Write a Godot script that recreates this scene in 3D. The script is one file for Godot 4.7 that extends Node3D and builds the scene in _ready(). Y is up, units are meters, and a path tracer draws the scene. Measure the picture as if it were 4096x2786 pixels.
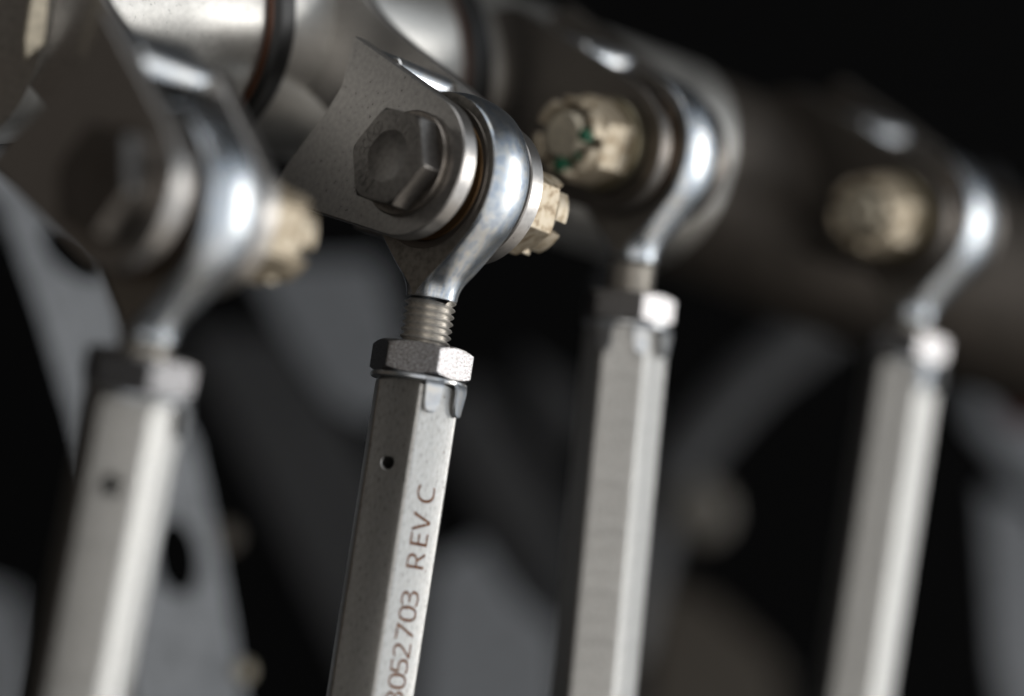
extends Node3D
# Close-up of actuator control rods with rod-end bearings. Shapes are written in millimetres and scaled to metres.
const MM := 0.001
const TEN := 0.001

# ---------------------------------------------------------------- mesh helper
class MB:
	var v := PackedVector3Array()
	var n := PackedVector3Array()
	var t := PackedVector2Array()
	var idx := PackedInt32Array()
	func quad(p: Array, nn: Array, uv: Array, flip: bool) -> void:
		var b := v.size()
		for k in 4:
			v.append(p[k] * 0.001); n.append(nn[k]); t.append(uv[k])
		var order := [0, 2, 1, 0, 3, 2] if flip else [0, 1, 2, 0, 2, 3]
		for k in order:
			idx.append(b + k)
	# rows of points; smooths neighbours whose quads differ by less than lim degrees
	func grid(P: Array, closed := true, UV: Array = [], lim := 32.0, skip := {}, inside := false, center = null) -> void:
		var R := P.size()
		var C: int = P[0].size()
		var cc := C if closed else C - 1
		var cl := cos(deg_to_rad(lim))
		var qn := []
		var mid := Vector3.ZERO
		var cnt := 0
		for i in R:
			for j in C:
				mid += P[i][j]; cnt += 1
		mid /= cnt
		if center != null:
			mid = center
		var sum := 0.0
		for i in R - 1:
			var row := PackedVector3Array()
			for j in cc:
				var a: Vector3 = P[i][j]
				var b: Vector3 = P[i][(j + 1) % C]
				var c: Vector3 = P[i + 1][(j + 1) % C]
				var d: Vector3 = P[i + 1][j]
				var q := (c - a).cross(d - b)
				row.append(q)
				sum += q.dot((a + b + c + d) / 4.0 - mid)
			qn.append(row)
		var s := 1.0 if sum >= 0.0 else -1.0
		if inside:
			s = -s
		for i in R - 1:
			for j in cc:
				if skip.has(i * 10000 + j):
					continue
				var q0: Vector3 = qn[i][j]
				if q0.length_squared() < 1e-14:
					continue
				var u0 := q0.normalized()
				var nn := []
				for k in 4:
					var ii := i - 1 + (1 if k >= 2 else 0)
					var jj := j - 1 + (1 if k == 1 or k == 2 else 0)
					var acc := Vector3.ZERO
					for di in 2:
						for dj in 2:
							var a := ii + di
							var b := jj + dj
							if a < 0 or a >= R - 1:
								continue
							if closed:
								b = (b + cc) % cc
							elif b < 0 or b >= cc:
								continue
							var q: Vector3 = qn[a][b]
							var l := q.length()
							if l > 1e-9 and q.dot(u0) / l > cl:
								acc += q
					nn.append(acc.normalized() * s)
				var uv := [Vector2.ZERO, Vector2.ZERO, Vector2.ZERO, Vector2.ZERO]
				if UV.size() > 0:
					uv = [UV[i][j], UV[i][j + 1], UV[i + 1][j + 1], UV[i + 1][j]]
				quad([P[i][j], P[i][(j + 1) % C], P[i + 1][(j + 1) % C], P[i + 1][j]], nn, uv, s > 0.0)
	func tri_flat(a: Vector3, b: Vector3, c: Vector3, nn: Vector3, ua := Vector2.ZERO, ub := Vector2.ZERO, uc := Vector2.ZERO) -> void:
		var k := v.size()
		for p in [a, b, c]:
			v.append(p * 0.001); n.append(nn)
		t.append(ua); t.append(ub); t.append(uc)
		if (b - a).cross(c - a).dot(nn) > 0.0:
			idx.append_array(PackedInt32Array([k, k + 2, k + 1]))
		else:
			idx.append_array(PackedInt32Array([k, k + 1, k + 2]))
	func put(m: ArrayMesh, mat: Material) -> void:
		var a := []
		a.resize(Mesh.ARRAY_MAX)
		a[Mesh.ARRAY_VERTEX] = v; a[Mesh.ARRAY_NORMAL] = n; a[Mesh.ARRAY_TEX_UV] = t; a[Mesh.ARRAY_INDEX] = idx
		m.add_surface_from_arrays(Mesh.PRIMITIVE_TRIANGLES, a)
		m.surface_set_material(m.get_surface_count() - 1, mat)
	func mesh(mat: Material) -> ArrayMesh:
		var m := ArrayMesh.new()
		put(m, mat)
		return m

# ---------------------------------------------------------------- scene-tree helpers
func tag(o: Node, label: String, category := "", group := "", kind := "") -> Node:
	if label: o.set_meta("label", label)
	if category: o.set_meta("category", category)
	if group: o.set_meta("group", group)
	if kind: o.set_meta("kind", kind)
	return o

var used := {}
func numbered(called: String) -> String:
	var k: int = used.get(called, -1) + 1
	used[called] = k
	return called if k == 0 else "%s_%03d" % [called, k]

func part(called: String, m: Mesh, parent: Node, at := Transform3D.IDENTITY) -> MeshInstance3D:
	var o := MeshInstance3D.new()
	var k := 0
	for c in parent.get_children():
		if String(c.name).begins_with(called):
			k += 1
	o.name = called if parent != self and k == 0 else (numbered(called) if parent == self else "%s_%03d" % [called, k])
	o.mesh = m
	o.transform = at
	parent.add_child(o, true)
	return o

func base(called: String, tr: Transform3D) -> Node3D:
	var o := Node3D.new()
	o.name = numbered(called)
	o.transform = tr
	add_child(o, true)
	return o

# ---------------------------------------------------------------- shapes (mm)
func ring_pt(ax: String, r: float, a: float, y: float) -> Vector3:
	return Vector3(r * sin(a), y, r * cos(a)) if ax == "y" else Vector3(y, r * cos(a), r * sin(a))

func lathe(mb: MB, prof: Array, ax := "y", segs := 96, lim := 32.0, vs := 1.0, off := Vector3.ZERO) -> void:
	var P := []
	var UV := []
	for p in prof:
		var row := PackedVector3Array()
		var ur := PackedVector2Array()
		for j in segs:
			row.append(ring_pt(ax, p[0], TAU * j / segs, p[1]) + off)
		for j in segs + 1:
			ur.append(Vector2(6.0 * j / segs, (p[1] + p[0]) * vs))
		P.append(row); UV.append(ur)
	mb.grid(P, true, UV, lim)

# rounded hexagon: points (Vector2 with x = toward X, y = toward Z) and u = face number + place across the face
func hex_outline(af: float, rr: float, turn: float) -> Array:
	var pts := PackedVector2Array()
	var us := PackedFloat32Array()
	var half := (af / 2.0 - rr) * tan(PI / 6)
	for k in 6:
		var psi := turn + k * PI / 3
		var nn := Vector2(sin(psi), cos(psi))
		var tt := Vector2(cos(psi), -sin(psi))
		for j in 9:
			var f := -1.0 + j / 4.0
			pts.append(nn * af / 2.0 + tt * half * f)
			us.append(k + 0.5 + 0.46 * f)
		var cc := nn * (af / 2.0 - rr) + tt * half
		for j in range(1, 5):
			var a := psi + PI / 3 * j / 5.0
			pts.append(cc + Vector2(sin(a), cos(a)) * rr)
			us.append(k + 0.96 + 0.08 * j / 5.0)
	return [pts, us]

func hex_body(mb: MB, af: float, y0: float, y1: float, hole: float, turn: float, ct := true, cb := true, rr := 0.3, ax := "y", steep := 0.58, rcf := 0.97) -> void:
	var o := hex_outline(af, rr, turn)
	var pts: PackedVector2Array = o[0]
	var us: PackedFloat32Array = o[1]
	var rc := af / 2.0 * rcf
	var P := []
	var UV := []
	for k in 6:
		var row := PackedVector3Array()
		var ur := PackedVector2Array()
		for j in pts.size():
			var p := pts[j]
			var r := p.length()
			var dr := maxf(0.0, r - rc) * steep
			var q := p
			var y := y0
			match k:
				0: q = p / r * hole
				1: q = p / r * (minf(rc, r - 0.1) if cb else r - 0.12)
				2: y = y0 + (maxf(dr, 0.12) if cb else 0.12)
				3: y = y1 - (maxf(dr, 0.12) if ct else 0.12)
				4: y = y1; q = p / r * (minf(rc, r - 0.1) if ct else r - 0.12)
				5: y = y1; q = p / r * hole
			row.append(Vector3(q.x, y, q.y) if ax == "y" else Vector3(y, q.y, q.x))
			ur.append(Vector2(us[j], y * 0.1))
		ur.append(Vector2(6.5, y0 * 0.1))
		P.append(row); UV.append(ur)
	mb.grid(P, true, UV, 25.0)

# flat outline (x = local z, y = local y) extruded along x from x0 to x1 with a small bevel
func prism(mb: MB, outline: Array, x0: float, x1: float, bev := 0.2, lim := 25.0) -> void:
	var N := outline.size()
	var area := 0.0
	for i in N:
		var a: Vector2 = outline[i]
		var b: Vector2 = outline[(i + 1) % N]
		area += a.cross(b)
	var ins := PackedVector2Array()
	for i in N:
		var p: Vector2 = outline[i]
		var d0: Vector2 = (p - outline[(i + N - 1) % N]).normalized()
		var d1: Vector2 = (outline[(i + 1) % N] - p).normalized()
		var n0 := Vector2(-d0.y, d0.x)
		var n1 := Vector2(-d1.y, d1.x)
		var m := (n0 + n1).normalized()
		var k := bev / maxf(0.5, m.dot(n0))
		ins.append(p + m * (k if area > 0 else -k))
	var P := []
	for r in 4:
		var row := PackedVector3Array()
		for i in N:
			var p: Vector2 = outline[i] if r == 1 or r == 2 else ins[i]
			var x: float = [x0, x0 + bev, x1 - bev, x1][r]
			row.append(Vector3(x, p.y, p.x))
		P.append(row)
	var UV := []
	for r in 4:
		var ur := PackedVector2Array()
		for i in N + 1:
			ur.append(Vector2(i, r))
		UV.append(ur)
	mb.grid(P, true, UV, lim)
	var tri := Geometry2D.triangulate_polygon(ins)
	for i in range(0, tri.size(), 3):
		var a := ins[tri[i]]
		var b := ins[tri[i + 1]]
		var c := ins[tri[i + 2]]
		mb.tri_flat(Vector3(x1, a.y, a.x), Vector3(x1, b.y, b.x), Vector3(x1, c.y, c.x), Vector3.RIGHT, a * 0.1, b * 0.1, c * 0.1)
		mb.tri_flat(Vector3(x0, a.y, a.x), Vector3(x0, b.y, b.x), Vector3(x0, c.y, c.x), Vector3.LEFT, a * 0.1, b * 0.1, c * 0.1)

# round tube along a smoothed path
func sweep(mb: MB, path: Array, radii, segs := 40, steps := 12) -> void:
	var c := Curve3D.new()
	for i in path.size():
		var p: Vector3 = path[i]
		var a: Vector3 = path[maxi(0, i - 1)]
		var b: Vector3 = path[mini(path.size() - 1, i + 1)]
		var tg := (b - a) / 6.0
		c.add_point(p, -tg, tg)
	c.bake_interval = 1.0
	var L := c.get_baked_length()
	var count := path.size() * steps
	var up := Vector3.UP
	var P := []
	var UV := []
	for i in count + 1:
		var s := L * i / count
		var p := c.sample_baked(s, true)
		var q := c.sample_baked(minf(L, s + 0.5), true) - c.sample_baked(maxf(0.0, s - 0.5), true)
		q = q.normalized()
		var e := (up - q * up.dot(q)).normalized()
		var f := q.cross(e)
		up = e
		var r: float = radii if radii is float else radii.call(s / L)
		var row := PackedVector3Array()
		var ur := PackedVector2Array()
		for j in segs:
			var a := TAU * j / segs
			row.append(p + e * cos(a) * r + f * sin(a) * r)
		for j in segs + 1:
			ur.append(Vector2(float(j) / segs * 6, s * 0.05))
		P.append(row); UV.append(ur)
	mb.grid(P, true, UV, 40.0)
	for i in [0, count]:
		var cen := Vector3.ZERO
		for j in segs: cen += P[i][j] / segs
		var nn: Vector3 = (P[0][0] - P[1][0]).normalized() if i == 0 else (P[count][0] - P[count - 1][0]).normalized()
		for j in segs:
			mb.tri_flat(cen, P[i][j], P[i][(j + 1) % segs], nn)

func arc2(cx: float, cy: float, r: float, a0: float, a1: float, k: int) -> Array:
	var o := []
	for i in k + 1:
		var a := deg_to_rad(lerpf(a0, a1, float(i) / k))
		o.append(Vector2(cx + r * cos(a), cy + r * sin(a)))
	return o

# ---------------------------------------------------------------- textures and materials
func noise_tex(sd: int, freq: float, ramp: Array, size := 512, oct := 4, type := FastNoiseLite.TYPE_SIMPLEX_SMOOTH) -> NoiseTexture2D:
	var f := FastNoiseLite.new()
	f.seed = sd; f.frequency = freq; f.noise_type = type
	f.fractal_type = FastNoiseLite.FRACTAL_FBM; f.fractal_octaves = oct
	var g := Gradient.new()
	g.offsets = PackedFloat32Array(); g.colors = PackedColorArray()
	var offs := PackedFloat32Array()
	var cols := PackedColorArray()
	for r in ramp:
		offs.append(r[0]); cols.append(r[1])
	g.offsets = offs; g.colors = cols
	var x := NoiseTexture2D.new()
	x.width = size; x.height = size; x.seamless = true; x.noise = f; x.color_ramp = g
	return x

func grey(x: float) -> Color:
	return Color(x, x, x)

func lines_tex(sd: int, pitch: float) -> ImageTexture:      # turning marks: bands across v
	var rng := RandomNumberGenerator.new()
	rng.seed = sd
	var im := Image.create(4, 512, false, Image.FORMAT_L8)
	var drift := 0.0
	for y in 512:
		drift = drift * 0.9 + rng.randf_range(-0.1, 0.1)
		var h := 0.5 + 0.28 * sin(TAU * y * roundf(512.0 / pitch) / 512.0) + drift * 0.5 + rng.randf_range(-0.06, 0.06)
		for x in 4:
			im.set_pixel(x, y, grey(clampf(h, 0, 1)))
	return ImageTexture.create_from_image(im)

func mill_tex(sd: int) -> ImageTexture:                     # curved cutter marks across each flat
	var rng := RandomNumberGenerator.new()
	rng.seed = sd
	var im := Image.create(128, 512, false, Image.FORMAT_L8)
	var amp := []
	for y in 512: amp.append(rng.randf_range(0.1, 0.35))
	for y in 512:
		for x in 128:
			var u := x / 128.0 - 0.5
			var s := y + 130.0 * u * u
			var h: float = 0.5 + amp[int(s) % 512] * sin(TAU * s * 64.0 / 512.0) + rng.randf_range(-0.1, 0.1)
			im.set_pixel(x, y, grey(clampf(h, 0, 1)))
	return ImageTexture.create_from_image(im)

func metal(called: String, col: Color, rough: float, o := {}) -> StandardMaterial3D:
	var m := StandardMaterial3D.new()
	m.resource_name = called
	m.albedo_color = col
	m.metallic = o.get("metallic", 0.9)
	m.roughness = rough
	if o.has("tex"):
		m.albedo_texture = o.tex
		m.uv1_triplanar = true
		m.uv1_scale = Vector3.ONE * o.get("scale", 40.0)
	if o.has("rtex"):
		m.roughness = 1.0
		m.roughness_texture = o.rtex
	if o.has("bump"):
		m.heightmap_enabled = true
		m.heightmap_texture = o.bump
		m.heightmap_scale = o.get("depth", 0.001)
	return m

var M := {}
func make_materials() -> void:
	var fine := noise_tex(3, 0.02, [[0.0, grey(0.78)], [0.45, grey(0.94)], [0.7, grey(1.0)]])
	var pits := noise_tex(9, 0.035, [[0.0, grey(0.55)], [0.1, grey(0.7)], [0.17, grey(0.92)], [0.45, grey(0.95)], [0.8, grey(1.0)]], 1024, 3)
	var speck := noise_tex(12, 0.09, [[0.0, Color(0.3, 0.27, 0.25)], [0.42, Color(0.52, 0.47, 0.44)], [0.6, Color(0.9, 0.895, 0.89)], [1.0, grey(1.0)]], 512, 2)
	var zinc := noise_tex(17, 0.012, [[0.2, Color(0.86, 0.89, 0.93)], [0.5, Color(0.96, 0.97, 0.98)], [0.8, Color(1, 0.985, 0.96)]])
	var cad := noise_tex(21, 0.014, [[0.2, Color(0.74, 0.68, 0.6)], [0.42, Color(0.95, 0.92, 0.87)], [0.75, Color(1, 0.985, 0.96)]])
	var smear := noise_tex(31, 0.006, [[0.2, grey(0.30)], [0.5, grey(0.40)], [0.8, grey(0.52)]], 512, 5)
	M.turned = metal("turned zinc steel", Color(0.80, 0.81, 0.82), 0.27, {bump = lines_tex(5, 8.0), depth = 0.0022, metallic = 0.95})
	M.turned.albedo_texture = zinc
	M.face = metal("spot faced steel", Color(0.62, 0.60, 0.57), 0.4, {tex = fine, scale = 60.0})
	M.thread = metal("thread steel", Color(0.86, 0.84, 0.81), 0.38, {tex = fine, scale = 90.0})
	M.nut = metal("jam nut steel", Color(0.675, 0.685, 0.70), 0.28, {tex = speck, scale = 70.0})
	M.sleeve = metal("milled steel", Color(0.72, 0.716, 0.705), 0.33, {metallic = 0.97, bump = mill_tex(8), depth = 0.005})
	M.sleeve.albedo_texture = noise_tex(52, 0.012, [[0.0, Color(0.55, 0.51, 0.48)], [0.14, Color(0.74, 0.71, 0.68)], [0.24, grey(0.93)], [0.45, Color(0.97, 0.96, 0.95)], [0.7, grey(1.0)]], 1024, 6)
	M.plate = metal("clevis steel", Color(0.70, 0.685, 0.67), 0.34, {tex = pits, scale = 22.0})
	M.bolt = metal("bolt steel", Color(0.46, 0.445, 0.43), 0.28, {tex = fine, scale = 80.0})
	M.washer = metal("washer steel", Color(0.55, 0.52, 0.49), 0.35, {tex = fine, scale = 80.0})
	M.tab = metal("tab washer steel", Color(0.80, 0.80, 0.80), 0.28, {tex = zinc, scale = 60.0})
	M.brass = metal("bearing bronze", Color(0.55, 0.43, 0.30), 0.35)
	M.race = metal("bearing race", Color(0.50, 0.47, 0.44), 0.3)
	M.cad = metal("cadmium plated nut", Color(0.74, 0.705, 0.645), 0.5, {tex = cad, scale = 60.0, metallic = 0.5})
	M.tube = metal("satin tube steel", Color(0.80, 0.79, 0.77), 0.5, {tex = pits, scale = 16.0, rtex = smear})
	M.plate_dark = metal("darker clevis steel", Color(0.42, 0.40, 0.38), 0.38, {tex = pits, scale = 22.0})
	M.dark_pipe = metal("dark brown pipe", Color(0.30, 0.275, 0.25), 0.55, {tex = fine, scale = 16.0, metallic = 0.7})
	M.rubber = metal("black rubber", Color(0.05, 0.045, 0.04), 0.45, {metallic = 0.0})
	M.copper = metal("brown edge", Color(0.30, 0.17, 0.09), 0.5, {metallic = 0.5})
	M.ink = metal("etched lettering", Color(0.46, 0.28, 0.13), 0.9, {metallic = 0.0, tex = noise_tex(40, 0.05, [[0.2, Color(0.6, 0.5, 0.42)], [0.5, Color(0.9, 0.86, 0.8)], [0.62, Color(1, 1, 1)]], 256, 3), scale = 120.0})
	M.strut = metal("grey painted plate", Color(0.50, 0.51, 0.525), 0.55, {metallic = 0.0, tex = fine, scale = 20.0})
	M.strut_light = metal("pale grey painted plate", Color(0.74, 0.755, 0.775), 0.5, {metallic = 0.0, tex = fine, scale = 20.0})
	M.strut_dark = metal("dark painted plate", Color(0.21, 0.21, 0.215), 0.6, {metallic = 0.0, tex = fine, scale = 20.0})
	M.black = metal("black casing", Color(0.055, 0.055, 0.056), 0.8, {metallic = 0.0, tex = fine, scale = 12.0})
	M.black.metallic_specular = 0.08
	M.olive = metal("olive brown fitting", Color(0.25, 0.22, 0.18), 0.6, {metallic = 0.0, tex = fine, scale = 20.0})
	M.hose = metal("dark hose", Color(0.29, 0.29, 0.295), 0.6, {metallic = 0.0, tex = fine, scale = 30.0})
	M.red = metal("dark red cap", Color(0.30, 0.03, 0.02), 0.5, {metallic = 0.0})
	M.olive_metal = metal("tarnished washer", Color(0.55, 0.52, 0.44), 0.4, {tex = fine, scale = 60.0})
	M.green = metal("green seal paint", Color(0.0, 0.33, 0.22), 0.5, {metallic = 0.0})
	M.fitting = metal("grey brown fitting", Color(0.42, 0.40, 0.37), 0.5, {metallic = 0.3, tex = fine, scale = 20.0})
	M.beige = metal("pale plated steel", Color(0.80, 0.76, 0.68), 0.45, {tex = fine, scale = 40.0, metallic = 0.6})

# ---------------------------------------------------------------- rod end
func body_r(y: float) -> float:
	var rs := 13.6
	if y > -8.5:
		return sqrt(maxf(0.0, rs * rs - y * y))
	var l := 10.616 - 0.8 * (-8.5 - y)
	var k := 1.4
	var h := clampf(0.5 + 0.5 * (l - 4.05) / k, 0.0, 1.0)
	return lerpf(4.05, l, h) + k * h * (1.0 - h)

const EYE_H := 4.0
func rod_end_mesh() -> ArrayMesh:
	var P := []
	var UV := []
	var flat := {}
	var round_ := {}
	var ys := PackedFloat32Array()
	for i in 110:
		var f := i / 109.0
		ys.append(13.599 * cos(f * PI * 0.72))
	var y_end := ys[109]
	for i in range(1, 40):
		ys.append(lerpf(y_end, -18.5, i / 39.0))
	ys.append(-18.75)
	ys.append(-18.76)
	var nf := 36
	var na := 30
	for i in ys.size():
		var y := ys[i]
		var r := body_r(y)
		if i >= ys.size() - 2:
			r = 4.0 if i == ys.size() - 2 else 3.3
		var row := PackedVector3Array()
		for side in [1.0, -1.0]:
			var zf := maxf(0.0, sqrt(maxf(0.0, r * r - EYE_H * EYE_H)) - 0.18)
			var x := minf(EYE_H, r)
			for j in nf + 1:
				row.append(Vector3(side * x, y, side * lerpf(-zf, zf, float(j) / nf)))
			var ph := acos(clampf((EYE_H - 0.22) / r, -1.0, 1.0)) if r > EYE_H - 0.22 else 0.0
			for j in na + 1:
				var a := lerpf(ph, PI - ph, float(j) / na)
				row.append(Vector3(side * r * cos(a), y, side * r * sin(a)))
		P.append(row)
		var ur := PackedVector2Array()
		for j in row.size() + 1:
			var p := row[j % row.size()]
			ur.append(Vector2(atan2(p.z, p.x), y / 13.0))
		UV.append(ur)
	var per := nf + na + 2
	for i in ys.size() - 1:
		for s in 2:
			for j in nf:
				var k := s * per + j
				var c: Vector3 = (P[i][k] + P[i + 1][k + 1]) / 2.0
				var rr := Vector2(c.y, c.z).length()
				if absf(c.x) > EYE_H - 0.01:
					round_[i * 10000 + k] = true
					if rr < 11.2:
						flat[i * 10000 + k] = true
		for j in P[0].size():
			if not round_.has(i * 10000 + j):
				flat[i * 10000 + j] = true
	var am := ArrayMesh.new()
	var a := MB.new()
	a.grid(P, true, UV, 30.0, round_)
	a.put(am, M.turned)
	var b := MB.new()
	b.grid(P, true, UV, 30.0, flat)
	b.put(am, M.face)
	return am

func thread_mesh(r0: float, depth: float, y_top: float, y_bot: float, pitch: float, mat: Material) -> ArrayMesh:
	var mb := MB.new()
	var turns := (y_top - y_bot) / pitch
	var segs := 48
	var P := []
	var per := 8
	var rows := int(turns * per)
	for i in rows:
		var row := PackedVector3Array()
		for j in segs + 1:
			var y := y_top - (i + float(j) / segs * per) * pitch / per
			var ph := fposmod(float(i), per) / per
			var w := absf(ph * 2.0 - 1.0)
			var prof := clampf((w - 0.14) / 0.72, 0.0, 1.0)
			var edge := clampf((y_top - y) / 0.5, 0.0, 1.0)
			row.append(ring_pt("y", r0 - depth * prof * edge, TAU * j / segs, minf(y, y_top)))
		P.append(row)
	mb.grid(P, false, [], 40.0, {}, false, Vector3(0, (y_top + y_bot) / 2, 0))
	return mb.mesh(mat)

func washer_profile(ri: float, ro: float, x0: float, x1: float, b: float) -> Array:
	return [[ri, x0], [ro - b, x0], [ro, x0 + b], [ro, x1 - b], [ro - b, x1], [ri, x1], [ri, x0]]

func tang_mesh(az: float, r0: float, len_: float, w0: float, w1: float) -> ArrayMesh:
	var path := [Vector2(r0 - 1.6, -0.05), Vector2(r0, -0.05), Vector2(r0 + 0.45, -0.2), Vector2(r0 + 0.72, -0.65), Vector2(r0 + 0.8, -1.4), Vector2(r0 + 0.72, -2.4), Vector2(r0 + 0.62, -3.4), Vector2(r0 + 0.6, -4.2), Vector2(r0 + 0.64, -len_ + 0.35), Vector2(r0 + 0.72, -len_)]
	var ws := [w0, w0, w0, w0 * 0.97, w0 * 0.9, w0 * 0.84, lerpf(w0, w1, 0.55), lerpf(w0, w1, 0.85), w1 * 0.9, w1 * 0.5]
	var th := 0.3
	var nn := Vector3(sin(az), 0, cos(az))
	var tt := Vector3(cos(az), 0, -sin(az))
	var P := []
	for i in path.size():
		var p: Vector2 = path[i]
		var d: Vector2 = (path[mini(i + 1, path.size() - 1)] - path[maxi(i - 1, 0)]).normalized()
		var q := Vector2(-d.y, d.x)
		var row := PackedVector3Array()
		var w: float = ws[i] / 2.0
		for c in [[-1, -1], [-0.94, -1], [0, -1.12], [0.94, -1], [1, -1], [1, 1], [0.94, 1], [0, 1.12], [-0.94, 1], [-1, 1]]:
			var e: Vector2 = p + q * th * c[1]
			row.append(nn * e.x + tt * w * c[0] + Vector3(0, e.y, 0))
		P.append(row)
	var mb := MB.new()
	mb.grid(P, true, [], 40.0)
	return mb.mesh(M.tab)

# hexagonal adjuster sleeve with a drilled witness hole in the face at azimuth "turn"
func sleeve_mesh(y_top: float, y_bot: float, turn: float, hole_y: float, hr: float) -> ArrayMesh:
	var af := 12.7
	var o := hex_outline(af, 0.85, turn)
	var pts: PackedVector2Array = o[0]
	var us: PackedFloat32Array = o[1]
	var hs := 2.2
	var rc := af / 2.0 * 1.0
	var ysr := [y_top, y_top, y_top - 0.3, hole_y + hs, hole_y - hs]
	var steps := 10
	for i in range(1, steps + 1):
		ysr.append(lerpf(hole_y - hs, y_bot, float(i) / steps))
	var P := []
	var UV := []
	for i in ysr.size():
		var row := PackedVector3Array()
		var ur := PackedVector2Array()
		for j in pts.size():
			var p := pts[j]
			var r := p.length()
			var y: float = ysr[i]
			if i == 0:
				p = p / r * 3.0
			elif i == 1:
				p = p / r * minf(r - 0.2, rc)
			elif i == 2:
				y = y_top - 0.2 - maxf(0.0, r - rc) * 0.6
			row.append(Vector3(p.x, y, p.y))
			ur.append(Vector2(us[j], y * 0.055))
		ur.append(Vector2(6.04, float(ysr[i]) * 0.055))
		P.append(row); UV.append(ur)
	var skip := {}
	for j in 8:
		skip[3 * 10000 + j] = true
	var mb := MB.new()
	mb.grid(P, true, UV, 25.0, skip)
	# the square of the drilled face round the hole
	var nn := Vector3(sin(turn), 0, cos(turn))
	var tt := Vector3(cos(turn), 0, -sin(turn))
	var c := nn * af / 2.0 + Vector3(0, hole_y, 0)
	var half := (af / 2.0 - 0.85) * tan(PI / 6)
	var segs := 48
	var rows := [PackedVector3Array(), PackedVector3Array(), PackedVector3Array(), PackedVector3Array()]
	for j in segs:
		var a := TAU * j / segs + PI / 4
		var e := Vector2(cos(a), sin(a))
		var k := minf(half / maxf(1e-6, absf(e.x)), hs / maxf(1e-6, absf(e.y)))
		rows[0].append(c + tt * e.x * k + Vector3(0, e.y * k, 0))
		rows[1].append(c + tt * e.x * (hr + 0.13) + Vector3(0, e.y * (hr + 0.13), 0))
		rows[2].append(c + tt * e.x * hr + Vector3(0, e.y * hr, 0) - nn * 0.15)
		rows[3].append(c + tt * e.x * hr + Vector3(0, e.y * hr, 0) - nn * 5.5)
	var uvr := []
	for i in 4:
		var ur := PackedVector2Array()
		for j in segs + 1:
			var p: Vector3 = rows[i][j % segs]
			ur.append(Vector2(0.5 + 0.46 * (p - c).dot(tt) / half, p.y * 0.055))
		uvr.append(ur)
	mb.grid(rows, true, uvr, 25.0, {}, false, c - nn * 6.0)
	return mb.mesh(M.sleeve)

func glyph_mesh(items: Array, mat: Material) -> ArrayMesh:   # items: [text, font size, transform]
	var font := SystemFont.new()
	font.font_names = PackedStringArray(["Droid Sans"])
	var st := SurfaceTool.new()
	st.begin(Mesh.PRIMITIVE_TRIANGLES)
	for it in items:
		var tm := TextMesh.new()
		tm.font = font
		tm.text = it[0]
		tm.font_size = 32
		tm.pixel_size = it[1] / 32.0 * MM
		tm.depth = it[3] * MM
		tm.horizontal_alignment = HORIZONTAL_ALIGNMENT_CENTER
		tm.vertical_alignment = VERTICAL_ALIGNMENT_CENTER
		var tr: Transform3D = it[2]
		tr.origin *= MM
		st.append_from(tm, 0, tr)
	var m := st.commit()
	m.surface_set_material(0, mat)
	return m

# ---------------------------------------------------------------- the assemblies
var shared := {}

func frame_of(o: Vector3, yv: Vector3, xv: Vector3) -> Transform3D:
	var y := yv.normalized()
	var x := (xv - y * xv.dot(y)).normalized()
	return Transform3D(Basis(x, y, x.cross(y)), o * MM)

func control_rod(tr: Transform3D, nut_top: float, sleeve_az: float, nut_az: float, hole_y: float, tangs: Array, label: String) -> Node3D:
	var o := base("control_rod", tr)
	tag(o, label, "control rod", "control rods in a row")
	var nut_az_r := deg_to_rad(nut_az)
	var saz := deg_to_rad(sleeve_az)
	if not shared.has("end"):
		shared.end = rod_end_mesh()
		var mb := MB.new()
		for s in [1.0, -1.0]:
			lathe(mb, [[10.4, s * 3.2], [10.4, s * 3.95], [10.55, s * 4.1], [11.45, s * 4.1], [11.55, s * 4.02], [11.55, s * 3.2], [10.4, s * 3.2]], "x", 120)
		shared.race = mb.mesh(M.race)
		mb = MB.new()
		for s in [1.0, -1.0]:
			lathe(mb, [[8.2, s * 2.0], [8.2, s * 3.7], [8.35, s * 3.85], [10.1, s * 3.85], [10.25, s * 3.75], [10.25, s * 2.0], [8.2, s * 2.0]], "x", 120)
		shared.liner = mb.mesh(M.brass)
		mb = MB.new()
		var prof := []
		for i in 33:
			var a := lerpf(-40.0, 40.0, i / 32.0)
			prof.append([9.6 * cos(deg_to_rad(a)), 9.6 * sin(deg_to_rad(a))])
		prof.push_front([4.2, -6.17]); prof.append([4.2, 6.17]); prof.append([4.2, -6.17])
		lathe(mb, prof, "x", 96)
		shared.ball = mb.mesh(M.washer)
	var e := part("rod_end", shared.end, o)
	part("race_ring", shared.race, e)
	part("liner_ring", shared.liner, e)
	part("bearing_ball", shared.ball, o)
	part("threaded_shank", thread_mesh(3.95, 0.6, -18.3, nut_top - 7.0, 1.08, M.thread), o)
	var mb2 := MB.new()
	hex_body(mb2, 13.9, nut_top - 5.0, nut_top, 3.6, nut_az_r, true, true, 0.3)
	part("jam_nut", mb2.mesh(M.nut), o)
	mb2 = MB.new()
	lathe(mb2, washer_profile(3.8, 7.5, nut_top - 5.78, nut_top - 5.02, 0.18), "y", 96)
	var w := part("tab_washer", mb2.mesh(M.tab), o)
	for t in tangs:
		part("tang", tang_mesh(deg_to_rad(sleeve_az + t), 6.75, 5.1, 3.0, 1.9), w, Transform3D(Basis.IDENTITY, Vector3(0, (nut_top - 5.35) * MM, 0)))
	var y0 := nut_top - 5.8
	part("hexagonal_sleeve", sleeve_mesh(y0, -150.0, saz, hole_y, 1.45 if hole_y > -40.0 else 1.02), o)
	return o

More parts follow.
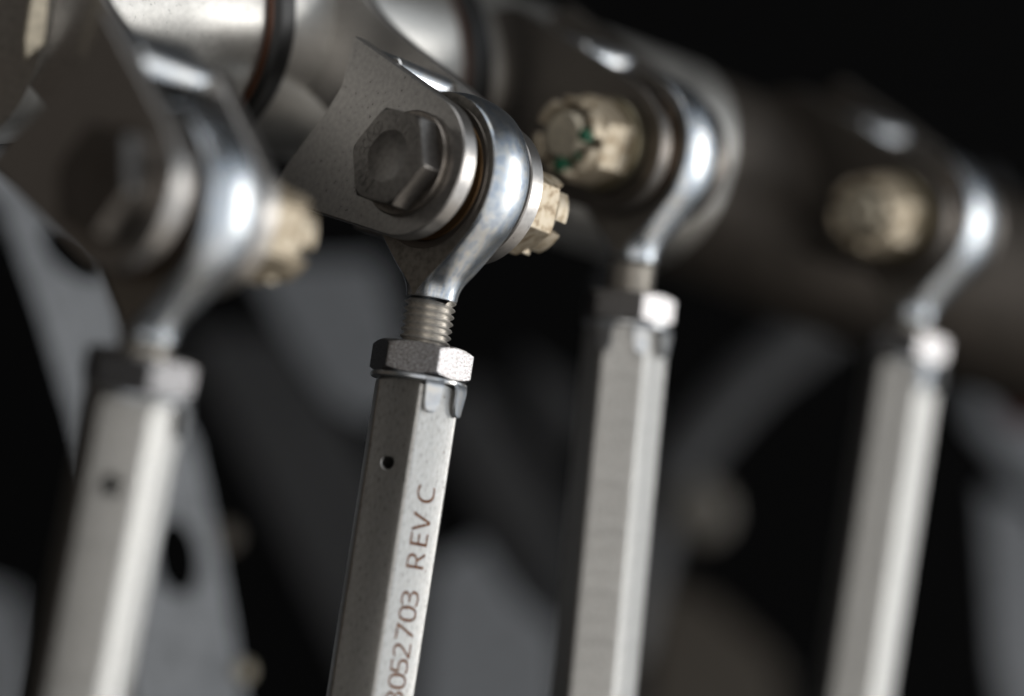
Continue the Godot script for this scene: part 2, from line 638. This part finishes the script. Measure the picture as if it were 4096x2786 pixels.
# x = local z (the plates run toward -z), y = local y
func front_lug_outline() -> Array:
	var o := arc2(0, 0, 11.3, -90, 76, 40)
	o.append_array([Vector2(-15.2, 15.4), Vector2(-21.2, 16.9), Vector2(-21.5, 16.4), Vector2(-20.6, 8.6), Vector2(-21.9, 4.6), Vector2(-26.8, -5.7), Vector2(-28.8, -11.3)])
	return o

func rear_lug_outline(long: bool) -> Array:
	var o := arc2(0, 0, 11.3, -90, 73, 40)
	o.append_array([Vector2(-16.0, 17.0), Vector2(-26.6, 20.0), Vector2(-31.0, 21.4)])
	if long:
		o.append_array([Vector2(-34.5, 22.7), Vector2(-37.8, 24.2), Vector2(-41.0, 26.0), Vector2(-44.2, 28.6), Vector2(-46.6, 31.4), Vector2(-48.6, 35.0), Vector2(-50.0, 39.0), Vector2(-50.6, 44.0), Vector2(-90.0, 44.0), Vector2(-86.0, 22.0), Vector2(-64.0, 15.0)])
	o.append_array([Vector2(-46.0, 8.0), Vector2(-30.0, 2.0), Vector2(-24.0, -11.3)])
	return o

func clevis(tr: Transform3D, label: String, long: bool, turn := 0.0) -> Node3D:
	var rot := Transform3D(Basis(Vector3.RIGHT, deg_to_rad(turn)), Vector3.ZERO)
	var o := base("clevis_bracket", tr * rot)
	tag(o, label, "bracket", "clevis brackets along the steel tube")
	if not shared.has("lug"):
		var mb := MB.new()
		prism(mb, front_lug_outline(), -9.2, -6.3, 0.22)
		shared.lug = mb.mesh(M.plate)
		mb = MB.new()
		prism(mb, rear_lug_outline(true), 6.3, 9.2, 0.22)
		shared.lug2 = mb.mesh(M.plate)
		mb = MB.new()
		prism(mb, rear_lug_outline(false), 6.3, 9.2, 0.22)
		shared.lug3 = mb.mesh(M.plate)
		mb = MB.new()
		var short_lug := arc2(0, 0, 11.3, -90, 73, 40)
		short_lug.append_array([Vector2(-12.5, 15.9), Vector2(-14.2, 16.1), Vector2(-15.6, 15.4), Vector2(-16.4, 13.8), Vector2(-18.0, 6.0), Vector2(-22.0, -11.3)])
		prism(mb, short_lug, 6.3, 9.2, 0.22)
		shared.lug5 = mb.mesh(M.plate)
		mb = MB.new()
		var wall := rear_lug_outline(true).slice(42)
		wall.append(Vector2(-14.0, 0.0))
		prism(mb, wall, 6.6, 8.9, 0.22)
		shared.wall = mb.mesh(M.plate)
		mb = MB.new()
		var far_lug := arc2(0, 0, 11.3, -90, 76, 40)
		far_lug.append_array([Vector2(-15.2, 15.4), Vector2(-29.0, 18.6), Vector2(-37.0, 16.0), Vector2(-36.0, 2.0), Vector2(-29.0, -11.3)])
		prism(mb, far_lug, -9.2, -6.3, 0.22)
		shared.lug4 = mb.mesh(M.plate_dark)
		mb = MB.new()
		prism(mb, rear_lug_outline(false), 6.3, 9.2, 0.22)
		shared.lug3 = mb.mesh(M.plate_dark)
		mb = MB.new()
		var w := []
		w.append_array(arc2(-14.4, 13.2, 2.6, 100.0, 0.0, 12))
		w.append_array(arc2(0, 0, 17.7, 134.0, 205.0, 24))
		w.append_array([Vector2(-21.5, -10.6), Vector2(-20.3, 4.6), Vector2(-20.0, 8.6), Vector2(-20.9, 16.0), Vector2(-20.3, 16.3)])
		prism(mb, w, -6.29, 6.29, 0.3)
		shared.web = mb.mesh(M.tab)
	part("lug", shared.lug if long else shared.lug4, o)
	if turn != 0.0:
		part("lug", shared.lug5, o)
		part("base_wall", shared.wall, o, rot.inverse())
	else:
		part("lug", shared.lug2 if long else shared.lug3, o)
	part("web", shared.web, o)
	return o

func bolt_and_nut(tr: Transform3D, flip: bool, turn: float, nut_turn: float, label_b: String, label_n: String, seal := false) -> void:
	var t := tr
	if flip:
		t = tr * Transform3D(Basis(Vector3.UP, PI), Vector3.ZERO)
	var b := base("clevis_bolt", t)
	tag(b, label_b, "bolt", "bolts through the clevis brackets")
	var mb := MB.new()
	# head with a dished recess: lathe for the dish, hexagon for the flanks
	hex_body(mb, 14.1, -14.1, -10.35, 4.1, deg_to_rad(turn), false, true, 0.35, "x", 0.6, 1.06)
	var dish := []
	for i in 13:
		var a := i / 12.0
		dish.append([maxf(0.02, 4.1 * a), -13.7 - 0.4 * a * a])
	lathe(mb, dish, "x", 64)
	part("bolt_head", mb.mesh(M.bolt), b)
	var items := []
	var s := "NFR  30042  V30842187"
	for i in s.length():
		if s[i] == " ":
			continue
		var a := deg_to_rad(205.0 + i * 12.6)      # clockwise as seen from the head's outside
		# seen from -x: up is +y, right is +z
		var up := Vector3(0, cos(a), sin(a))
		var rt := Vector3(0, -sin(a), cos(a))
		items.append([s[i], 1.75, Transform3D(Basis(rt, up, Vector3.LEFT), up * 5.15 + Vector3(-14.11, 0, 0)), 0.13])
	part("raised_lettering", glyph_mesh(items, M.bolt), b.get_child(0))
	mb = MB.new()
	lathe(mb, washer_profile(4.2, 8.3, -10.3, -9.25, 0.22), "x", 96)
	part("washer", mb.mesh(M.washer), b)
	mb = MB.new()
	lathe(mb, [[0.02, -13.0], [4.1, -13.0], [4.1, 20.8], [3.5, 21.5], [0.02, 21.6]], "x", 64)
	part("bolt_shank", mb.mesh(M.beige), b)
	var nt := base("castle_nut", t)
	tag(nt, label_n, "castellated nut", "castellated nuts on the clevis bolts")
	mb = MB.new()
	lathe(mb, washer_profile(4.2, 8.0, 9.25, 11.0, 0.3), "x", 96)
	part("nut_washer", mb.mesh(M.olive_metal), nt)
	mb = MB.new()
	hex_body(mb, 12.9, 11.05, 18.2, 5.3, deg_to_rad(nut_turn), true, false, 0.4, "x", 0.58, 1.04)
	lathe(mb, [[5.3, 12.5], [5.31, 18.2]], "x", 48)
	part("nut_body", mb.mesh(M.cad), nt)
	for k in 6:
		mb = MB.new()
		var a0 := nut_turn + k * 60.0 - 21.0
		var ol := arc2(0, 0, 6.6, a0, a0 + 42.0, 8)
		ol.append_array(arc2(0, 0, 5.3, a0 + 42.0, a0, 6))
		prism(mb, ol, 18.0, 21.0, 0.3)
		part("crown_tooth", mb.mesh(M.cad), nt)
	if seal:
		for sp in [[-80.0, 21.2, 1.3], [-170.0, 20.4, 1.5], [-125.0, 20.2, 0.8]]:
			mb = MB.new()
			var a := deg_to_rad(sp[0])
			var prof := []
			for i in 11:
				var q := PI * i / 10.0
				prof.append([maxf(0.02, sp[2] * sin(q) * (1.0 + 0.18 * sin(q * 3.0))), 1.2 * cos(q)])
			lathe(mb, prof, "x", 16, 40.0, 1.0, Vector3(sp[1], 5.0 * cos(a), 5.0 * sin(a)))
			part("green_seal_mark", mb.mesh(M.green), nt)

func lettering(rod: Node3D, az: float) -> void:
	var items := []
	var list := [["C", -48.85], ["V", -53.0], ["E", -55.7], ["R", -59.0], ["3", -64.5], ["0", -67.0], ["7", -69.6], ["2", -72.3], ["5", -74.8], ["0", -77.2], ["3", -79.7]]
	var a := deg_to_rad(az)
	var nn := Vector3(sin(a), 0, cos(a))
	var tt := Vector3(cos(a), 0, -sin(a))
	for l in list:
		items.append([l[0], 4.3, Transform3D(Basis(Vector3.UP, -tt, nn) * Basis.from_scale(Vector3(1.2, 1, 1)), nn * 6.352 + tt * 0.3 + Vector3(0, l[1], 0)), 0.012])
	part("lettering", glyph_mesh(items, M.ink), rod.get_node("hexagonal_sleeve"))

func plate_from(called: String, outline: Array, z: float, thick: float, mat: Material, label: String, category: String, group := "", yaw := 0.0, bev := 0.5) -> Node3D:
	# outline in mm in the plane facing +z, about its own middle
	var mid := Vector2.ZERO
	for p in outline: mid += p / outline.size()
	var loc := []
	for p in outline: loc.append(Vector2(-(p.x - mid.x), p.y - mid.y))
	var mb := MB.new()
	prism(mb, loc, 0.0, thick, bev)
	var o := part(called, mb.mesh(mat), self, Transform3D(Basis(Vector3.UP, -PI / 2 + yaw), Vector3(mid.x, mid.y, z) * MM))
	tag(o, label, category, group)
	return o

func area(called: String, at: Vector3, target: Vector3, size: Vector2, radiance: float, col: Color) -> void:
	var l := AreaLight3D.new()
	l.name = called
	l.area_size = size
	l.area_normalize_energy = true
	l.light_energy = radiance * size.x * size.y / PI
	l.light_color = col
	l.shadow_enabled = true
	add_child(l)
	l.look_at_from_position(at, target, Vector3.UP if absf((target - at).normalized().y) < 0.9 else Vector3.BACK)

# ---------------------------------------------------------------- build
func _ready() -> void:
	var cam := Camera3D.new()
	cam.name = "camera"
	cam.position = Vector3(0, 0, 0.485)
	var at := CameraAttributesPhysical.new()
	at.frustum_focal_length = 108.4
	at.frustum_focus_distance = 0.485
	at.frustum_near = 0.02
	at.frustum_far = 20.0
	at.exposure_aperture = 4.25
	cam.attributes = at
	add_child(cam)
	var we := WorldEnvironment.new()
	we.name = "environment"
	var env := Environment.new()
	env.background_mode = Environment.BG_COLOR
	env.background_color = Color(0.02, 0.02, 0.02)
	env.tonemap_mode = Environment.TONE_MAPPER_LINEAR
	env.tonemap_exposure = 1.0
	env.sdfgi_enabled = true
	env.ssao_enabled = true
	env.ssil_enabled = true
	we.environment = env
	add_child(we)
	area("window_light", Vector3(1.3, -0.03, -0.08), Vector3.ZERO, Vector2(0.36, 0.62), 9.0, Color(1, 0.99, 0.975))
	area("open_bay_light", Vector3(1.6, -0.1, 0.2), Vector3.ZERO, Vector2(2.6, 2.4), 0.85, Color(0.93, 0.965, 1.0))
	area("front_light", Vector3(0.4, 0.1, 1.5), Vector3.ZERO, Vector2(2.0, 1.3), 1.25, Color(1.0, 0.992, 0.98))
	area("overhead_light", Vector3(0.2, 1.4, 0.45), Vector3.ZERO, Vector2(1.3, 1.0), 1.4, Color(0.98, 0.99, 1.0))
	area("floor_light", Vector3(0.95, -1.0, 0.1), Vector3.ZERO, Vector2(1.0, 1.2), 0.8, Color(1.0, 0.97, 0.93))
	area("hall_light", Vector3(-1.4, 0.42, 0.12), Vector3.ZERO, Vector2(1.7, 1.5), 0.055, Color(1.0, 0.92, 0.84))

	make_materials()
	build_background()
	build_tube()

	var C := [Vector3(-46.2, 19.7, 58.2), Vector3(-9.6, 25.9, 0), Vector3(22.3, 33.3, -50.9), Vector3(77.3, 23.7, -105.0)]
	var Y := [Vector3(.195, .985, .05), Vector3(.15, .985, -.10), Vector3(.095, .985, -.1), Vector3(.16, .985, -.1)]
	var A := [Vector3(.685, -.205, -.70), Vector3(.6545, -.225, -.72), Vector3(.6545, -.095, -.75), Vector3(.66, -.05, -.75)]
	var saz := [-47.0, -71.1, -53.0, -59.0]
	var naz := [-55.5, -57.2, -64.0, -69.0]
	var ntop := [-20.9, -26.0, -24.6, -21.5]
	var hole := [-38.7, -44.9, -120.0, -120.0]
	var tgs := [[60.0 + 25], [45.0, 87.0], [-25.0, 22.0, 68.0], [40.0, 80.0]]
	var rl := [
		"blurred grey rod closest to the viewer, with one drilled hole and a bright narrow facet",
		"sharply focused steel rod with a number etched on its sleeve",
		"slightly blurred pale rod hanging from the bracket whose nut carries green marks",
		"most blurred pale rod, farthest from the viewer at the dark end"]
	var cl := [
		"very blurred dark brown clevis with a faint dark bolt head, closest to the viewer",
		"sharp dark brown clevis plate holding the lettered bolt head",
		"blurred dark clevis behind the nut with green marks",
		"most blurred clevis at the dark far end of the tube"]
	var bl := [
		"out of focus dark hexagon bolt head on the closest clevis",
		"sharp dark hexagon bolt head with raised characters and a dished middle",
		"bolt whose pale end sits inside the nut with green marks",
		"bolt with a dim blurred end inside the farthest nut"]
	var nl := [
		"tan castellated nut behind the closest bright bearing eye",
		"tan castellated nut behind the sharply focused bearing eye",
		"cream castellated nut with dark green paint marks, facing the viewer",
		"most blurred beige castellated nut, facing the viewer at the far end"]
	for i in 4:
		var rod := control_rod(frame_of(C[i], Y[i], A[i]), ntop[i], saz[i], naz[i], hole[i], tgs[i], rl[i])
		if i == 1:
			lettering(rod, saz[i] + 60.0)
		var a: Vector3 = A[i].normalized()
		var up := Vector3(0.33, 0.944, 0)
		up = (up - a * up.dot(a)).normalized()
		var ct := Transform3D(Basis(a, up, a.cross(up)), C[i] * MM)
		clevis(ct, cl[i], i < 2, 16.0 if i == 0 else 0.0)
		bolt_and_nut(ct, i >= 2, -1.0 if i < 2 else 10.0, 20.0 if i < 2 else 30.0, bl[i], nl[i], i == 2)

func build_tube() -> void:
	var path := [Vector3(-86, 50.2, 10), Vector3(-53, 55, -39), Vector3(-12.6, 46.5, -78), Vector3(28, 34.9, -112)]
	var mb := MB.new()
	sweep(mb, path, 20.0, 96, 14)
	var o := part("steel_tube", mb.mesh(M.tube), self)
	tag(o, "large satin steel tube behind the brackets, pitted and lit on its upper side", "tube")
	mb = MB.new()
	sweep(mb, [Vector3(27.5, 35.0, -111.6), Vector3(63.7, 22.5, -136), Vector3(110, 6, -152), Vector3(170, -20, -160)], 19.6, 96, 14)
	tag(part("dark_pipe", mb.mesh(M.dark_pipe), self), "dark brown blurred pipe at the far end, behind the two farther bearing eyes", "pipe")
	var c := Curve3D.new()
	for i in path.size():
		var p: Vector3 = path[i]
		var tg: Vector3 = (path[mini(path.size() - 1, i + 1)] - path[maxi(0, i - 1)]) / 6.0
		c.add_point(p, -tg, tg)
	var lab := ["black rubber band with a rust brown edge round the brightest part of the tube", "second black rubber band round the tube, blurred, behind the focused clevis"]
	var k := 0
	for s in [0.0, 48.0]:
		var d: float = c.get_closest_offset(Vector3(-53, 55, -39)) + s
		var p := c.sample_baked(d)
		var q := (c.sample_baked(d + 1.0) - c.sample_baked(d - 1.0)).normalized()
		var band := base("rubber_band", frame_of(p, Vector3.UP, q))
		tag(band, lab[k], "band", "rubber bands round the steel tube")
		mb = MB.new()
		lathe(mb, [[20.1, -2.6], [21.0, -2.6], [22.0, -1.6], [22.2, 0.0], [22.0, 1.6], [21.0, 2.6], [20.1, 2.6], [20.1, -2.6]], "x", 120)
		part("band_body", mb.mesh(M.rubber), band)
		mb = MB.new()
		lathe(mb, [[20.15, -3.2], [20.9, -3.2], [21.0, -3.1], [21.0, -2.65], [20.15, -2.65], [20.15, -3.2]], "x", 120)
		part("brown_edge_ring", mb.mesh(M.copper), band)
		k += 1

# a flat outline less an oval hole, opened to the edge by a hair-thin slit toward "far"
func with_hole(outline: Array, c: Vector2, rx: float, ry: float, rot: float, far: Vector2) -> Array:
	var hole := PackedVector2Array()
	var d := (far - c).normalized()
	var a0 := atan2(d.rotated(-rot).y / ry, d.rotated(-rot).x / rx)
	for j in 41:
		var a := a0 + 0.004 + (TAU - 0.008) * j / 40.0
		hole.append(c + Vector2(rx * cos(a), ry * sin(a)).rotated(rot))
	hole.append(far + Vector2(d.y, -d.x) * 0.02)
	hole.append(far - Vector2(d.y, -d.x) * 0.02)
	var got := Geometry2D.clip_polygons(PackedVector2Array(outline), hole)
	var best := PackedVector2Array()
	for g in got:
		if g.size() > best.size():
			best = g
	return Array(best)

func dome(mb: MB, r: float, h: float) -> void:            # a round head whose axis is local x
	var prof := [[r, -3.0], [r, 0.0]]
	for i in range(1, 13):
		var a := PI / 2 * i / 12.0
		prof.append([maxf(0.02, r * cos(a)), h * sin(a)])
	lathe(mb, prof, "x", 40)

func build_background() -> void:
	var mb := MB.new()
	prism(mb, [Vector2(-700, -500), Vector2(700, -500), Vector2(700, 500), Vector2(-700, 500)], 0, 10, 1.0)
	var w := part("backdrop", mb.mesh(M.black), self, Transform3D(Basis(Vector3.UP, -PI / 2), Vector3(0, 0, -0.62)))
	tag(w, "black unlit casing far behind everything", "", "", "structure")
	var a := [Vector2(-103.8, 39.1), Vector2(-88.6, 31.5), Vector2(-80.5, 21.3), Vector2(-74.1, 8.5), Vector2(-61.4, -17.8), Vector2(-57.4, -36.0), Vector2(-54.6, -51.8), Vector2(-49.9, -81.5), Vector2(-70.7, -81.5), Vector2(-78.4, -39.0), Vector2(-84.7, -14.4), Vector2(-91.5, 7.7), Vector2(-98.8, 28.1), Vector2(-103.8, 33.2)]
	a = with_hole(a, Vector2(-64.8, -40.4), 4.5, 7.6, 0.15, Vector2(-40, -42))
	a = with_hole(a, Vector2(-84.6, 18.6), 7.4, 4.0, -0.65, Vector2(-60, 20))
	plate_from("grey_support_arm", a, -0.1242 * 1000, 3.0, M.strut_light, "grey flat arm with two oval holes, slanting down behind the closest rod", "support arm", "", 0.0, 0.005)
	plate_from("grey_foot_plate", [Vector2(-126.7, -53.0), Vector2(-115.4, -57.1), Vector2(-111.2, -72.4), Vector2(-112.4, -92.8), Vector2(-126.7, -92.8)], -245, 3.0, M.strut, "small dim grey plate at the lower left corner, left of the closest rod", "plate")
	plate_from("grey_gusset", [Vector2(-61.4, 19.4), Vector2(-31.8, 20.4), Vector2(-26.7, 3.1), Vector2(-26.2, -11.2), Vector2(-31.8, -17.3), Vector2(-41.0, -13.2), Vector2(-52.2, 3.1)], -245, 3.0, M.strut, "blurred grey gusset between the closest bearing eye and the focused threaded neck", "gusset")
	plate_from("dark_strut", [Vector2(-81.7, 3.4), Vector2(-56.4, 3.4), Vector2(-17.8, -56.1), Vector2(7.5, -105.7), Vector2(-28.9, -105.7), Vector2(-57.5, -45.1)], -303, 4.0, M.strut_dark, "nearly black diagonal strut behind the focused rod, left of its sleeve", "strut")
	plate_from("grey_lower_plate", [Vector2(-18.1, -50.9), Vector2(-8.4, -44.8), Vector2(1.8, -59.1), Vector2(10.5, -66.2), Vector2(10.0, -97.8), Vector2(-22.6, -97.8), Vector2(-20.6, -72.4)], -245, 3.0, M.strut, "blurred grey plate low in the gap between the etched rod and the next rod", "plate")
	plate_from("dim_grey_strip", [Vector2(2.0, -1.0), Vector2(18.3, -11.9), Vector2(15.0, -29.3), Vector2(8.5, -20.6)], -294, 3.0, M.strut_dark, "faint dark grey strip right of the focused jam nut", "strip")
	plate_from("olive_plate", [Vector2(35.7, -59.4), Vector2(51.4, -65.0), Vector2(67.1, -79.6), Vector2(71.6, -107.6), Vector2(32.3, -107.6)], -318, 3.0, M.olive, "blurred olive brown plate low between the two farther rods", "plate")
	plate_from("grey_side_cover", [Vector2(108.3, 11.6), Vector2(115.7, 20.1), Vector2(132.6, 22.2), Vector2(132.6, -43.2), Vector2(119.9, -30.5), Vector2(109.4, -17.9)], -270, 3.0, M.strut, "blurred grey cover right of the farthest rod, beside the dark red cap", "cover")
	plate_from("grey_side_bar", [Vector2(108.9, -32.6), Vector2(119.1, -36.7), Vector2(128.3, -52.0), Vector2(128.3, -97.8), Vector2(116.1, -97.8), Vector2(111.5, -72.4)], -245, 3.0, M.strut, "blurred grey bar at the lower right corner, right of the farthest rod", "bar")
	plate_from("dim_diagonal_brace", [Vector2(-22.0, -14.0), Vector2(-9.0, -8.0), Vector2(12.0, -40.0), Vector2(30.0, -80.0), Vector2(34.0, -110.0), Vector2(16.0, -110.0), Vector2(2.0, -60.0)], -330, 4.0, M.strut_dark, "dim dark grey diagonal brace behind the etched rod, running down to the right", "brace")
	plate_from("beige_strap", [Vector2(-69.6, 60.0), Vector2(-67.2, 60.0), Vector2(-68.6, 44.5), Vector2(-71.6, 42.0), Vector2(-71.8, 45.0)], 24, 1.5, M.beige, "thin blurred beige strap at the upper left corner beside the closest bracket", "strap", "", 0.3, 0.3)
	mb = MB.new()
	sweep(mb, [Vector3(33, -118, -308), Vector3(24, -92, -308), Vector3(21, -62, -308), Vector3(27, -36, -308), Vector3(30, -8, -308), Vector3(26, 18, -308)], 2.6, 24, 8)
	tag(part("thin_hose", mb.mesh(M.hose), self), "thin dark hose rising behind the gap left of the pale hanging rod", "hose")
	mb = MB.new()
	sweep(mb, [Vector3(26, -75, -291), Vector3(30.2, -58.7, -291), Vector3(40.0, -31.5, -291), Vector3(57.4, -9.7, -291), Vector3(74.8, 4.4, -291), Vector3(95.5, 20.7, -291), Vector3(120, 38, -291)], 6.0, 32, 8)
	tag(part("dark_hose", mb.mesh(M.hose), self), "thick dark grey hose curving up behind the two farther rods", "hose")
	var toward := Basis(Vector3.UP, -PI / 2)
	var lumps := [
		["fitting_cap", 7.4, 3.5, M.fitting, Vector3(44.5, -39.0, -264), "blurred grey brown round fitting cap right of the pale hanging rod", "cap"],
		["red_cap", 7.0, 4.0, M.red, Vector3(117.6, -11.2, -238), "dark red cap at the right edge in front of the grey panel", "cap"],
		["round_stud", 2.0, 1.5, M.beige, Vector3(-51.2, -61.3, -110), "small bright blurred stud at the bottom beside the grey arm", "stud"],
		["edge_lug", 3.2, 2.0, M.olive, Vector3(-55.9, -36.7, -125), "blurred brown lump on the right edge of the grey arm", "lug"]]
	for l in lumps:
		mb = MB.new()
		dome(mb, l[1], l[2])
		tag(part(l[0], mb.mesh(l[3]), self, Transform3D(toward, l[4] * MM)), l[5], l[6])
